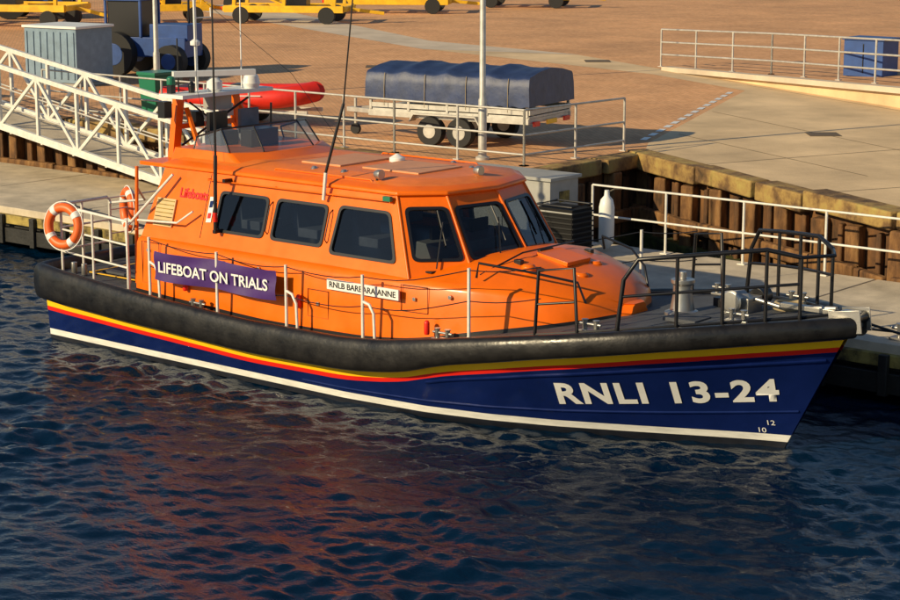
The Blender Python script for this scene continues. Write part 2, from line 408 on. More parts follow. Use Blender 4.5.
hi=[(2.1,-1.05,3.24),(3.35,-1.05,3.24),(3.65,-.55,3.23),(3.65,.55,3.23),(3.35,1.05,3.24),(2.1,1.05,3.24)]
cw.grid([lo,hi],'orange',False,True); cw.add(hi,[tuple(range(6))],'orange')
cw.obj("flybridge_cowl",boat,bevel=.04)
cs=MB()
b0=[(2.5,-1.0,3.235),(3.3,-1.0,3.235),(3.6,-.55,3.235),(3.6,.55,3.235),(3.3,1.0,3.235),(2.5,1.0,3.235)]
b1=[(2.5,-.93,3.42),(3.05,-.93,3.58),(3.3,-.48,3.62),(3.3,.48,3.62),(3.05,.93,3.58),(2.5,.93,3.42)]
cs.grid([b0,b1],'clear',False); cs.obj("flybridge_windscreen",boat)
cf=MB(); cf.tube(b1,.018,'black',6)
for a,b in zip(b0,b1): cf.tube([a,b],.015,'black',6)
cf.box((2.95,0,3.36),(.25,.6,.3),'black'); cf.box((2.4,-.3,3.34),(.35,.4,.25),'black'); cf.box((2.3,-.3,3.55),(.08,.4,.4),'black'); cf.box((2.4,.4,3.34),(.35,.4,.25),'skin'); cf.box((2.3,.4,3.55),(.08,.4,.4),'skin')
cf.obj("flybridge_frame",boat,bevel=.01)
rf=MB()
for x,y in((5.0,-.9),(5.6,-.9),(6.8,.6),(5.2,.8),(6.2,.9)):
    rf.lathe((x,y,3.08),[(.06,0),(.06,.05),(.03,.09)],'steel',12)
rf.box((6.15,0,3.158),(1.1,1.0,.03),'pad'); rf.box((4.85,.0,3.16),(.8,1.2,.03),'pad')
for sd in(-1,1): rf.tube([(4.4,sd*1.2,3.03),(4.5,sd*1.2,3.12),(6.4,sd*1.2,3.12),(6.5,sd*1.2,3.03)],.015,'orange',6)
for (x,y) in((6.45,-1.12),(7.3,.1)):
    rf.tube([(x,y,3.05),(x,y,3.15)],.02,'black',6); rf.lathe((x-.03,y,3.20),[(.05,0),(.07,.05),(.075,.12)],'steel',14,axis='X')
rf.lathe((5.5,.4,3.15),[(.12,0),(.12,.06),(.02,.12)],'white',18)
rf.obj("roof_fittings",boat,bevel=.004)
# ---- aft bits
ab=MB()
ab.box((1.985,0,2.0),(.03,.8,1.5),'black')
ab.box((2.45,side(0,2.30).y-.02,2.30),(.42,.03,.44),'beige',rx=-.29)
for i in range(7): ab.box((2.45,side(0,2.12+i*.06).y-.042,2.12+i*.06),(.38,.012,.012),'ytop')
for sg in(-1,1):
    ab.tube([(1.7,sg*1.7,1.1),(1.7,sg*1.75,2.0),(2.3,sg*1.68,2.55),(2.6,sg*1.54,2.90)],.024,'wrail',8)
    ab.tube([(1.98,sg*1.74,2.15),(2.9,sg*1.76,2.2),(3.2,sg*1.70,2.40)],.018,'wrail',8)
    ab.tube([(3.3,sg*1.47,2.87),(7.0,sg*1.47,2.90)],.011,'orange',6)
    for x in(3.3,4.7,5.9,7.0): ab.tube([(x,sg*1.40,2.88),(x,sg*1.47,2.88)],.01,'orange',6)
    for x in(4.69,5.9): ab.tube([side(x,2.2,sg)+V((0,sg*.0,0)),side(x,2.25,sg)+V((0,sg*.06,0)),side(x,2.62,sg)+V((0,sg*.06,0)),side(x,2.67,sg)],.010,'black',6)
    def yy(x): return sg*(I(x,XS,SH)+.018)
    for (x0,x1,z0,z1) in((5.75,6.15,1.15,1.55),(7.5,7.95,1.45,1.82),(2.15,2.55,1.2,1.85)):
        ab.tube([(x0,yy(x0),z0),(x1,yy(x1),z0),(x1,yy(x1),z1),(x0,yy(x0),z1)],.007,'black',5,closed=True)
        ab.box(((x0+x1)/2,yy((x0+x1)/2)+sg*.005,(z0+z1)/2),(.05,.02,.05),'steel')
    ab.tube([side(3.3,2.0,sg)+V((0,sg*.004,0)),side(3.3,2.95,sg)+V((0,sg*.004,0))],.005,'black',5)
    for x in(2.3,4.0,4.75,6.6,8.3): ab.lathe((x,yy(x),1.72),[(.03,-.02),(.03,.02)],'steel',10,axis='Y')
ab.tube([(1.75,-1.6,1.1),(1.72,-1.5,2.95)],.028,'orange',8); ab.tube([(1.75,1.6,1.1),(1.72,1.5,2.95)],.028,'orange',8)
ab.box((2.05,0,2.99),(.8,2.75,.06),'orange')
ab.box((6.95,-1.46,2.93),(.14,.06,.07),'green')
ab.obj("cabin_fittings",boat,bevel=.003)
textmesh("lifeboats_lettering","Lifeboats",.2,'red',boat,lambda x,y:(2.70+x,side(0,2.56+y).y-.012,2.56+y),.005,width=.62)
fl=MB()
def fq(x0,x1,z0,z1,k,o): fl.add([(x0,side(0,z0).y-o,z0),(x1,side(0,z0).y-o,z0+.01),(x1,side(0,z1).y-o,z1+.01),(x0,side(0,z1).y-o,z1)],[(0,1,2,3)],k)
fq(3.37,3.48,2.24,2.62,'white',.012); fq(3.39,3.46,2.30,2.38,'red',.018); fq(3.39,3.46,2.46,2.56,'navy',.018)
fl.obj("flag_decal",boat)
# ---- mast
mb=MB()
for sg in(-1,1):
    mb.beam((1.75,sg*.75,2.95),(1.75,sg*.6,4.0),.15,.12,'orange'); mb.beam((2.4,sg*.7,3.0),(1.9,sg*.58,3.8),.06,.06,'orange')
mb.box((2.0,0,4.02),(.55,2.0,.06),'white')
mb.box((1.85,-.85,4.12),(.10,.10,.14),'black'); mb.lathe((1.85,-.85,4.19),[(.07,0),(.07,.1),(.04,.13)],'green',12)
mb.lathe((2.1,-.15,4.05),[(.10,0),(.13,.04),(.13,.16),(.06,.22)],'white',20)
mb.box((2.1,-.15,4.34),(.12,1.35,.09),'white',rz=-.5); mb.lathe((2.1,-.15,4.24),[(.06,0),(.05,.08)],'grey',12)
mb.lathe((2.15,.62,4.05),[(.12,0),(.15,.08),(.12,.2),(.03,.27)],'white',18)
mb.box((1.75,0,3.5),(.08,1.2,.08),'orange'); mb.box((1.75,-.25,3.6),(.22,.18,.25),'black'); mb.box((1.78,.35,3.7),(.2,.25,.2),'white')
mb.box((1.9,.1,3.85),(.3,.35,.22),'grey'); mb.tube([(1.8,-.6,3.2),(2.1,.6,3.9)],.02,'black',6); mb.tube([(1.8,.6,3.2),(2.0,-.6,3.9)],.016,'black',6)
mb.tube([(1.75,-.2,4.05),(1.72,-.2,6.2)],.026,'white',8)
mb.lathe((1.73,-.2,4.75),[(.02,0),(.08,.02),(.08,.08),(.02,.12)],'white',14); mb.tube([(1.73,-.2,5.2),(1.73,.15,5.2),(1.73,.15,5.35)],.012,'white',6)
mb.tube([(1.95,.6,4.05),(1.93,.62,6.3)],.012,'white',6); mb.tube([(1.75,-.6,4.05),(1.74,-.6,4.9)],.014,'black',6)
mb.box((1.8,-.95,3.80),(.16,.16,.26),'black'); mb.tube([(2.3,.9,3.2),(2.3,.92,3.8)],.02,'black',6)
mb.lathe((2.0,-.55,4.05),[(.05,0),(.06,.12),(.02,.18)],'black',12)
mb.tube([(1.73,-.2,5.6),(2.6,-1.0,4.2),(3.3,-1.3,3.1)],.005,'black',4); mb.tube([(1.73,-.2,5.6),(2.8,.9,4.3),(3.6,1.3,3.1)],.005,'black',4)
mb.tube([(3.72,-1.74,2.12),(3.72,-1.70,3.3)],.03,'black',8); mb.tube([(3.72,-1.70,3.3),(3.68,-1.66,6.3)],.020,'black',8,taper=.01)
mb.tube([(5.75,-1.5,2.80),(5.78,-1.48,3.2)],.028,'wrail',8); mb.tube([(5.78,-1.48,3.2),(6.02,-1.35,4.2)],.022,'black',8);mb.tube([(6.02,-1.35,4.2),(6.22,-1.26,6.3)],.012,'black',6)
for z in(2.15,2.9): mb.box((3.72,side(0,z).y-.06,z),(.06,.18,.05),'black')
mb.lathe((3.72,-1.735,2.3),[(.036,0),(.036,.14)],'red',10)
mb.obj("mast_and_aerials",boat,bevel=.003)
# ---- rails
rl=MB()
def rp(x,sd,h=0): 
    s=x/13.5; return V((x,sd*(w1(s)-.13),dz(x)+h))
for sd in(-1,1):
    for x in(2.6,4.1,5.55,7.05,8.9): 
        rl.tube([rp(x,sd),rp(x,sd,1.0)],.024,'wrail',8)
        rl.lathe(rp(x,sd,0),[(.05,0),(.05,.04),(.03,.06)],'wrail',10)
    for x in(2.6,5.55,7.05):
        rl.tube([rp(x+.22,sd),rp(x+.20,sd,.45),rp(x+.12,sd,.58),rp(x,sd,.62)],.022,'wrail',8)
    for h in(.97,.55):
        st=[2.6,4.1,5.55,7.05,8.9,10.2]; pts=[]
        for a,b in zip(st[:-1],st[1:]):
            for i in range(6): t=i/6; pts.append(rp(a+(b-a)*t,sd,h-.05*4*t*(1-t)))
        rl.tube(pts,.008,'black',5)
rl.obj("side_rails",boat)
sr=MB()
for sd in(-1,1):
    H=1.12
    pts=[(1.9,sd*1.9,dz(2)+.0),(1.9,sd*1.9,dz(2)+H),(.25,sd*1.85,dz(0)+H),(.12,sd*1.75,dz(0)+H),(.10,sd*.75,dz(0)+H),(.10,sd*.7,dz(0)+H-.05),(.10,sd*.7,dz(0))]
    sr.tube(pts,.026,'wrail',8)
    for h in(.74,.38): sr.tube([(1.9,sd*1.9,dz(2)+h),(.25,sd*1.85,dz(0)+h),(.12,sd*1.75,dz(0)+h),(.10,sd*.7,dz(0)+h)],.018,'wrail',8)
    for x,y in((1.05,1.88),(.25,1.85),(.11,1.3)): sr.tube([(x,sd*y,dz(x)),(x,sd*y,dz(x)+H)],.022,'wrail',8)
for h in(1.1,.9,.5): sr.tube([(.10,-.7,dz(0)+h),(.10,.7,dz(0)+h)],.012,'wrail',6)
for y in(-.35,.35): sr.tube([(1.2,y,dz(1)),(1.2,y,dz(1)+.7),(1.7,y,dz(1)+.7),(1.7,y,dz(1))],.022,'wrail',8)
sr.tube([(.1,-.7,dz(0)+H-.1),(1.2,-.9,2.3),(1.72,-1.5,2.6)],.02,'wrail',8)
sr.obj("stern_rails",boat)
def lifebuoy(c,nrm,nm,a_=.5):
    b=MB(); b.torus(c,.30,.075,nrm,'bors')
    for k in range(4):
        a=k*math.pi/2+a_; b.torus(c,.30,.08,nrm,'white',a,a+.3,8)
    b.torus(c,.395,.01,nrm,'white'); b.obj(nm,boat,auto=False)
lifebuoy((.45,-1.97,1.92),(.2,-1,0.12),"lifebuoy_ring"); lifebuoy((.05,-.25,1.95),(-.5,-1,0),"lifebuoy_ring",.9)
sd_=MB()
z=dz(.8)+.035
for a,b in(((.5,-1.5),(1.7,-1.5)),((1.7,-1.5),(1.7,-.5)),((1.7,-.5),(.5,-.5)),((.5,-.5),(.5,-1.5))):
    sd_.beam((a[0],a[1],z+.008),(b[0],b[1],z+.008),.05,.012,'yellow')
sd_.box((1.1,-1.0,z+.02),(.9,.75,.04),'deck'); sd_.box((1.5,.9,z+.3),(.5,.6,.55),'black'); sd_.box((.7,1.2,z+.15),(.5,.4,.3),'black')
sd_.lathe((.45,-.2,z),[(.1,0),(.1,.2),(.14,.22),(.14,.26)],'steel',16)
for y in(-1.7,1.7):
    sd_.lathe((.35,y,z),[(.05,0),(.05,.18)],'steel',12); sd_.lathe((.6,y,z),[(.05,0),(.05,.18)],'steel',12)
sd_.torus((.8,.4,z+.04),.25,.03,(0,0,1),'rope');sd_.torus((.8,.4,z+.08),.22,.03,(0,0,1),'rope')
sd_.obj("aft_deck_gear",boat,bevel=.006)
# ---- banner
bn=MB(); 
P=[[ (2.76+2.6*i/24, -2.115-.012*math.sin(i*.9)-.018*math.sin(j*1.1+i*.4), 1.80-.44*j/6-.012*math.sin(math.pi*i/24*3)) for j in range(7)] for i in range(25)]
bn.grid(P,'purple',True); bn.obj("banner",boat)
textmesh("banner_lettering","LIFEBOAT ON TRIALS",.235,'white',boat,lambda x,y:(2.88+x,-2.15,1.49+y),.004,width=2.34)
ns=MB(); ns.box((6.85,-1.885,1.68),(1.36,.03,.15),'white'); ns.obj("name_board",boat)
textmesh("name_lettering","RNLB BARBARA ANNE",.12,'black',boat,lambda x,y:(6.22+x,-1.904,1.64+y),.002,width=1.26)
def ht(x,y):
    X=10.02+x; Z=.47+ x*.085 + y
    return (X+.10*y,-hull_y(X+.10*y,Z)-.012,Z)
textmesh("hull_number","RNLI 13-24",.44,'white',boat,ht,.015,width=2.64,grid=.08,space=1.14)
textmesh("draft_marks","10",.10,'white',boat,lambda x,y:(12.34+x,-hull_y(12.34+x,.205+y)-.012,.205+y),.0,width=.09,grid=.05)
textmesh("draft_marks_upper","12",.10,'white',boat,lambda x,y:(12.46+x,-hull_y(12.46+x,.32+y)-.012,.32+y),.0,width=.09,grid=.05)
sf=MB()
for x,z,k in((5.6,1.35,'red'),(8.05,1.3,'red'),(3.2,1.3,'red')): sf.lathe((x,-1.90,z-.1),[(.035,0),(.04,.03),(.04,.17),(.02,.2)],k,12)
for x,y in((9.0,-.85),(9.3,.3),(9.5,-.3)): sf.lathe((x,y,I(x,XS,CZ)-.16),[(.10,0),(.10,.14),(.07,.17)],'orange',18)
sf.box((9.0,-.05,2.14),(.55,.55,.06),'orange',ry=.16); sf.box((8.68,-.05,2.2),(.06,.3,.05),'black')
sf.tube([(8.5,-1.3,2.0),(8.7,-.6,2.24),(8.7,.6,2.24)],.014,'black',6)
sf.box((8.75,-.75,2.13),(.12,.08,.08),'black'); sf.box((8.9,.7,2.1),(.12,.08,.08),'black')
sf.obj("casing_fittings",boat,bevel=.008)
# ---- foredeck
fd=MB()
zb=dz(10.95)
fd.lathe((11.0,-.05,zb),[(.24,0),(.24,.05),(.17,.08),(.13,.3),(.13,.42),(.16,.45),(.16,.5)],'steel',24)
fd.tube([(11.0,-.05,zb+.5),(11.0,-.05,zb+.6)],.05,'steel',10)
zz=dz(12.0)
fd.box((11.9,0,zz+.12),(.4,.35,.24),'steel'); fd.lathe((11.9,-.3,zz+.2),[(.13,0),(.16,.02),(.10,.08),(.10,.2),(.15,.25)],'steel',20,axis='Y')
fd.lathe((12.0,.2,zz+.2),[(.12,0),(.12,.22)],'black',16,axis='Y')
fd.tube([(12.1,0,zz+.22),(12.5,0,zz+.16),(13.3,0,zz+.25)],.03,'steel',8)
fd.box((12.9,0,dz(12.9)+.10),(.8,.12,.06),'steel'); fd.box((13.5,.0,1.85),(.25,.24,.2),'steel')
fd.lathe((13.62,-.12,1.88),[(.08,0),(.06,.12),(.08,.24)],'black',16,axis='Y')
for sd in(-1,1):
    fd.beam((13.30,sd*.18,1.80),(13.72,sd*.13,1.86),.02,.30,'steel')
for x,y in((10.6,-1.60),(10.6,1.60),(12.3,-.75),(12.3,.75),(8.4,-1.98),(3.6,-2.03)):
    z=dz(x)+.02
    fd.box((x,y,z+.02),(.32,.12,.03),'steel')
    for q in(-.09,.09): fd.lathe((x+q,y,z),[(.035,0),(.035,.15),(.05,.17)],'steel',12)
    fd.tube([(x-.17,y,z+.11),(x+.17,y,z+.11)],.02,'steel',8)
fd.box((11.5,-.7,dz(11.5)+.05),(.5,.4,.05),'deck'); fd.box((11.4,.6,dz(11.4)+.08),(.4,.4,.12),'black')
fd.torus((12.45,.3,dz(12.4)+.06),.2,.03,(0,0,1),'rope');fd.torus((12.45,.3,dz(12.4)+.11),.18,.03,(0,0,1),'rope')
fd.obj("foredeck_gear",boat,bevel=.005)
br=MB()
for sd in(-1,1):
    xs=[11.25,11.7,12.2,12.65,13.0]
    br.tube([rp(11.0,sd,0),rp(11.08,sd,.7)]+[rp(x,sd,.95 if x<12.9 else .82) for x in xs],.030,'black',8)
    br.tube([rp(11.06,sd,.48)]+[rp(x,sd,.48) for x in xs[1:]],.020,'black',8)
    for x in xs[1:]: br.tube([rp(x,sd),rp(x,sd,.95 if x<12.9 else .82)],.025,'black',8)
    hr=[(8.6,sd*1.5,2.0),(8.6,sd*1.45,2.2),(9.3,sd*1.2,2.12),(9.8,sd*.8,1.98),(9.9,sd*.75,1.7)]
    br.tube(hr,.018,'black',8)
    br.tube([rp(9.9,sd),rp(9.95,sd,.9),rp(10.45,sd,.9),rp(10.5,sd)],.024,'black',8)
    br.tube([rp(9.93,sd,.45),rp(10.48,sd,.45)],.016,'black',8)
br.tube([rp(13.0,-1,.82),(13.25,0,dz(13.2)+.8),rp(13.0,1,.82)],.024,'black',8)
br.obj("foredeck_rails",boat)

# ================================================================ WATER
def waves(X,Y):
    Z=np.zeros_like(X); r=np.random.RandomState(3)
    for i in range(170):
        lam=.18*(1.7/.18)**(r.rand()**1.3); k=2*math.pi/lam
        th=r.normal(1.95,.75); a=.0036*lam**.9*(1 if lam<.8 else .6)
        Z+=a*np.sin(k*(X*math.cos(th)+Y*math.sin(th))+r.rand()*6.28)
    g=1+.35*np.sin(.31*X+.5*Y+1)*np.sin(.23*X-.6*Y)+.2*np.sin(.9*X+.4*Y)
    return Z*g
nx,ny=880,560
gx=np.linspace(-20,24,nx); gy=np.linspace(-13,11,ny)
X,Y=np.meshgrid(gx,gy,indexing='ij'); Z=waves(X,Y)
ed=np.minimum(np.minimum(X+20,24-X),np.minimum(Y+13,11-Y)); Z*=np.clip(ed/1.5,0,1)
co=np.stack([X,Y,Z],-1).reshape(-1,3)
idx=np.arange(nx*ny).reshape(nx,ny)
q=np.stack([idx[:-1,:-1],idx[1:,:-1],idx[1:,1:],idx[:-1,1:]],-1).reshape(-1,4)
ex=[(-20,-13,0),(24,-13,0),(24,11,0),(-20,11,0),(-600,-600,0),(600,-600,0),(600,600,0),(-600,600,0)]
base=len(co); co=np.vstack([co,np.array(ex)])
faces=q.tolist()+[[base+0,base+4,base+5,base+1],[base+1,base+5,base+6,base+2],[base+2,base+6,base+7,base+3],[base+3,base+7,base+4,base+0]]
me=bpy.data.meshes.new("water"); me.from_pydata(co.tolist(),[],faces); me.materials.append(M['water'])
me.polygons.foreach_set("use_smooth",[True]*len(me.polygons)); me.update()
wo=bpy.data.objects.new("water",me); scene.collection.objects.link(wo)

# ================================================================ PONTOON
pt=MB()
x=-22
while x<24:
    L=3.96; pt.box((x+2,5.2,.775),(L,4.3,.15),'concrete'); x+=4
pt.box((1,5.2,.45),(45.8,4.2,.5),'pfend')
pt.box((1,3.0,.62),(45.9,.12,.18),'ytop'); pt.box((1,2.98,.30),(45.9,.14,.3),'pfend')
for i in range(46): pt.box((-21.5+i,2.9,.42),(.14,.1,.6),'pfend')
pt.obj("pontoon",bevel=.01)
def fence(name,pts,h,step,matk,rails=(1.0,.55,.12),r=.028,pr=.03,zf=None):
    b=MB()
    for a,c in zip(pts[:-1],pts[1:]):
        a=V(a);c=V(c);n=max(1,round((c-a).length/step))
        for i in range(n+1):
            p=a.lerp(c,i/n)
            b.tube([p,p+V((0,0,h))],pr,matk,8); b.box(p+V((0,0,.01)),(.14,.14,.02),matk)
        for q in rails: b.tube([a+V((0,0,h*q)),c+V((0,0,h*q))],r,matk,8)
    return b.obj(name)
fence("pontoon_railing",[(4.35,7.1,.85),(22,7.1,.85)],1.1,1.6,'wrail',rails=(1,.5),r=.02,pr=.024)
cbn=MB(); cbn.box((2.75,6.7,1.46),(2.5,.85,1.2),'grey'); cbn.box((2.75,6.7,2.09),(2.6,.95,.06),'grey'); cbn.box((2.9,6.27,1.46),(.012,.012,1.1),'black'); cbn.box((2.75,6.7,.88),(2.4,.8,.06),'black')
cbn.box((3.0,6.265,1.5),(.04,.03,.16),'steel'); cbn.box((4.005,6.7,1.75),(.015,.3,.2),'ytop'); cbn.obj("equipment_cabinet",bevel=.01)
cr=MB()
cX=4.75
cr.box((cX,5.7,1.32),(.78,.6,.86),'matt')
for i in range(9):
    cr.box((cX,5.385,.97+i*.09),(.80,.02,.028),'grey' if i in(0,8) else 'tyre'); cr.box((cX+.405,5.7,.97+i*.09),(.02,.62,.028),'tyre')
cr.tube([(cX-.38,5.4,1.80),(cX-.38,6.0,1.80),(cX+.38,6.0,1.80),(cX+.38,5.4,1.80)],.02,'black',6,closed=True); cr.obj("black_crate",bevel=.005)
fe=MB(); fe.lathe((4.95,6.7,.9),[(.05,0),(.13,.1),(.14,.2),(.14,.75),(.11,.88),(.05,.95),(.04,1.05)],'white',20); fe.tube([(4.95,6.7,1.9),(4.97,6.9,1.95),(5.0,7.1,1.93)],.012,'rope',6); fe.obj("mooring_fender")
mo=MB()
for x in(-6,12.6,17):
    mo.box((x,3.4,.87),(.5,.2,.04),'steel'); mo.lathe((x-.12,3.4,.87),[(.05,0),(.05,.2),(.07,.22)],'steel',12); mo.lathe((x+.12,3.4,.87),[(.05,0),(.05,.2),(.07,.22)],'steel',12); mo.tube([(x-.25,3.4,1.02),(x+.25,3.4,1.02)],.03,'steel',8)
mo.obj("mooring_cleats")
ml=MB(); ml.tube([(13.3,.3,1.8),(14.2,1.6,1.25),(15.5,3.0,.95),(16.8,3.4,.98)],.02,'black',6,smooth_pts=2)
ml.tube([(10.6,1.6,1.6),(11.2,2.3,1.15),(12.4,3.3,.98)],.02,'black',6,smooth_pts=2)
ml.tube([(.6,1.7,1.2),(-1.5,2.4,.95),(-5.8,3.4,1.0)],.02,'black',6,smooth_pts=2); ml.obj("mooring_lines")
# ================================================================ QUAY
ZQ=1.9
edge=[(-60,8.1),(1.95,8.1),(2.2,8.4),(2.1,11.9),(10.2,7.9),(12.5,7.6),(60,7.6)]
g=MB()
g.add([(x,y,ZQ) for x,y in edge]+[(500,7.6,ZQ),(500,600,ZQ),(-500,600,ZQ),(-500,8.1,ZQ)],[tuple(range(len(edge)+4))],'paving'); g.obj("quay_paving",fix=False)
ap=MB(); ap.add([(x,y,ZQ+.004) for x,y in[(-19.5,30.4),(-14,31.7),(-7.8,28.35),(2.2,23.15),(14,17),(40,12),(60,7.7),(12.5,7.7),(10.25,8.0),(2.15,12.0),(1.4,13.2),(-3.2,24.6),(-8,27.2)]],[tuple(range(13))],'apron'); ap.obj("concrete_apron",fix=False)
ln=MB()
for i in range(14):
    t0=i/14; a=V((1.0,13.6,ZQ+.008)).lerp(V((-3.4,24.3,ZQ+.008)),t0); b=V((1.0,13.6,ZQ+.008)).lerp(V((-3.4,24.3,ZQ+.008)),t0+.045); d=V((.07,.03,0))
    ln.add([a-d,a+d,b+d,b-d],[(0,1,2,3)],'white')
ln.obj("painted_line",fix=False)
sj=MB()
for (a,b) in(((-1.0,19.5),(8,14.5)),((1.0,15.0),(7.5,11.6)),((4.2,11.0),(7.8,20.1)),((8.0,9.3),(12.2,17.8)),((-4,26),(4,21.8))):
    a=V((*a,ZQ+.008));b=V((*b,ZQ+.008)); d=(b-a).normalized(); n=V((-d.y,d.x,0))*.012
    sj.add([a-n,b-n,b+n,a+n],[(0,1,2,3)],'joint')
sj.obj("slab_joints",fix=False)
mh=MB()
for x,y,s in((-9,18,.7),(-16,24,.8),(-12,30,.8),(3.5,17,.7)):
    mh.box((x,y,ZQ+.010),(s,s,.012),'joint',rz=.7); mh.box((x,y,ZQ+.014),(s*.86,s*.86,.012),'joint',rz=.7)
mh.obj("manhole_covers")
qw=MB()
def wallseg(a,b,post=1.1,cap=True):
    a=V((*a,0));b=V((*b,0)); d=(b-a);Ln=d.length;d.normalize(); nrm=V((d.y,-d.x,0))
    qw.beam(a+V((0,0,.45))-nrm*.15,b+V((0,0,.45))-nrm*.15,.3,2.7,'wallb')
    n=max(1,int(Ln/post))
    for i in range(n+1):
        p=a+d*(Ln*i/n)+nrm*.14
        qw.beam(p+V((0,0,-.5)),p+V((random.uniform(-.05,.05),0,1.50+random.uniform(0,.15))),random.uniform(.26,.36),.28,'timber')
        if i<n: pp=p+d*(Ln/n*.5)-nrm*.08; qw.beam(pp+V((0,0,-.5)),pp+V((0,0,1.5)),.2,.1,'wallb')
    x=0
    while x<Ln:
        l=min(random.uniform(2,3),Ln-x); qw.beam(a+d*x+nrm*.32+V((0,0,.75)),a+d*(x+l-.05)+nrm*.32+V((0,0,.75+random.uniform(-.04,.04))),.16,.26,'timber'); x+=l
    x=0
    while x<Ln:
        l=min(random.uniform(1.2,2.9),Ln-x); j=random.uniform(-.07,.07); h=random.uniform(.28,.40); z0=1.94-h/2+random.uniform(-.03,.04)
        qw.beam(a+d*x+nrm*(.1+j)+V((0,0,z0)),a+d*(x+l-random.uniform(.02,.12))+nrm*(.1+j+random.uniform(-.03,.03))+V((0,0,z0+random.uniform(-.04,.02))),random.uniform(.42,.55),h,'capt'); x+=l
    qw.beam(a+nrm*.18+V((0,0,.12)),b+nrm*.18+V((0,0,.12)),.34,.4,'algae')
wallseg((-60,8.1),(2.1,8.1)); wallseg((2.15,8.2),(2.15,11.8)); wallseg((2.1,11.9),(10.2,7.9)); wallseg((10.2,7.9),(12.5,7.6)); wallseg((12.5,7.6),(60,7.6))
qwo=qw.obj("timber_quay_wall",bevel=.035)
rb=MB()
k0=[(-8.5,28.7,ZQ+.01),(2.2,23.2,ZQ+.42),(14,17,ZQ+.9),(45,12,ZQ+1.4)]
for a,b in zip(k0[:-1],k0[1:]):
    rb.add([a,b,(b[0],b[1],ZQ-.1),(a[0],a[1],ZQ-.1)],[(0,1,2,3)],'apron')
    rb.beam((a[0],a[1],a[2]+.03),(b[0],b[1],b[2]+.03),.35,.14,'roadc')
rb.add(k0+[(60,60,ZQ+1.4),(0,60,ZQ+.5)],[(0,1,2,3,4,5)],'paving'); rb.obj("raised_bank",fix=False)
fence("bank_railing",[(-9.3,29.6,ZQ),(-4.0,27.3,ZQ+.22),(2.0,24.2,ZQ+.45),(14,18,ZQ+.9)],1.15,1.7,'galv',rails=(1,.66,.33))
fence("quay_railing",[(-13,8.5,ZQ),(-1.7,8.5,ZQ),(1.6,8.6,ZQ),(1.75,11.8,ZQ)],1.1,1.35,'galv',rails=(1,.55,.2),r=.022,pr=.026)
rc=MB(); rc.add([(-45,47,ZQ+.006),(-22,33.5,ZQ+.006),(-14,31.8,ZQ+.006),(-19.6,30.3,ZQ+.006),(-46,43,ZQ+.006)],[(0,1,2,3,4)],'roadc'); rc.obj("concrete_road",fix=False)
def lamp(x,y,z,h=9):
    b=MB(); b.lathe((x,y,z),[(.14,0),(.14,.05),(.085,.08),(.085,1.2),(.065,1.25),(.045,h)],'galv',16); b.tube([(x,y,z+h),(x+.2,y,z+h+.3),(x+.9,y,z+h+.4)],.035,'galv',8)
    b.box((x+1.1,y,z+h+.4),(.6,.22,.12),'grey'); b.obj("street_lamp")
lamp(.35,8.85,ZQ); lamp(-13.7,12.8,ZQ)
# ================================================================ GANGWAY
gw=MB()
ZA,ZB,XA,XB=3.0,1.0,-18,-4.6
def truss(y,xa,za,xb,zb2,h):
    a=V((xa,y,za));b=V((xb,y,zb2)); up=V((0,0,h)); n=int((b-a).length/1.35)
    gw.beam(a,b,.10,.16,'wrail'); gw.beam(a+up,b+up,.09,.10,'wrail')
    for i in range(n+1):
        p=a.lerp(b,i/n); gw.beam(p,p+up,.07,.07,'wrail')
        if i<n:
            q=a.lerp(b,(i+1)/n)
            if i%2: gw.beam(p+V((0,-.004,0)),q+up+V((0,-.004,0)),.06,.07,'wrail')
            else: gw.beam(p+up+V((0,-.004,0)),q+V((0,-.004,0)),.06,.07,'wrail')
    for q in(.35,.65): gw.tube([a+up*q,b+up*q],.018,'galv',6)
truss(5.9,XA,ZA,XB,ZB,1.35); truss(7.3,XA,ZA,XB,ZB,1.35)
gw.beam((XA,6.6,ZA-.05),(XB,6.6,ZB-.05),1.3,.06,'concrete')
for i in range(12):
    x=-17.5+i*1.08; zc=ZA-(x-XA)*(ZA-ZB)/(XB-XA)-.1; gw.beam((x,5.95,zc),(x,7.25,zc),.06,.08,'wrail')
gw.box((-4.6,6.6,.9),(.9,1.3,.08),'steel',ry=.1)
gw.box((-18.8,7.3,2.3),(1.8,3,1.3),'concrete')
gw.obj("gangway_ramp")
# ================================================================ TRAILER
tr_=empty("covered_trailer",(-1.75,11.0,ZQ)); tr_.rotation_euler=(0,0,math.radians(10))
tb=MB(); L2,W2=1.9,.95; k='galv'
tb.box((0,-W2,.62),(3.9,.07,.12),k); tb.box((0,W2,.62),(3.9,.07,.12),k)
for x in(-1.9,-1,0,1,1.9): tb.box((x,0,.62),(.07,1.9,.1),k)
tb.box((0,0,.70),(3.9,1.9,.05),'galv')
for y in(-W2,W2):
    for x in(-1.9,-.95,0,.95,1.9): tb.box((x,y,.88),(.06,.05,.36),'galv')
    for z in(.8,.98): tb.box((0,y,z),(3.86,.04,.1),'galv')
for z in(.8,.98): tb.box((1.95,0,z),(.04,1.9,.1),'galv')
tb.beam((-1.9,-.6,.6),(-3.1,0,.55),.07,.1,'galv'); tb.beam((-1.9,.6,.6),(-3.1,0,.55),.07,.1,'galv'); tb.tube([(-2.9,0,0),(-2.9,0,.8)],.035,'galv'); tb.lathe((-2.9,-.04,.12),[(.12,0),(.12,.08)],'tyre',16,axis='Y')
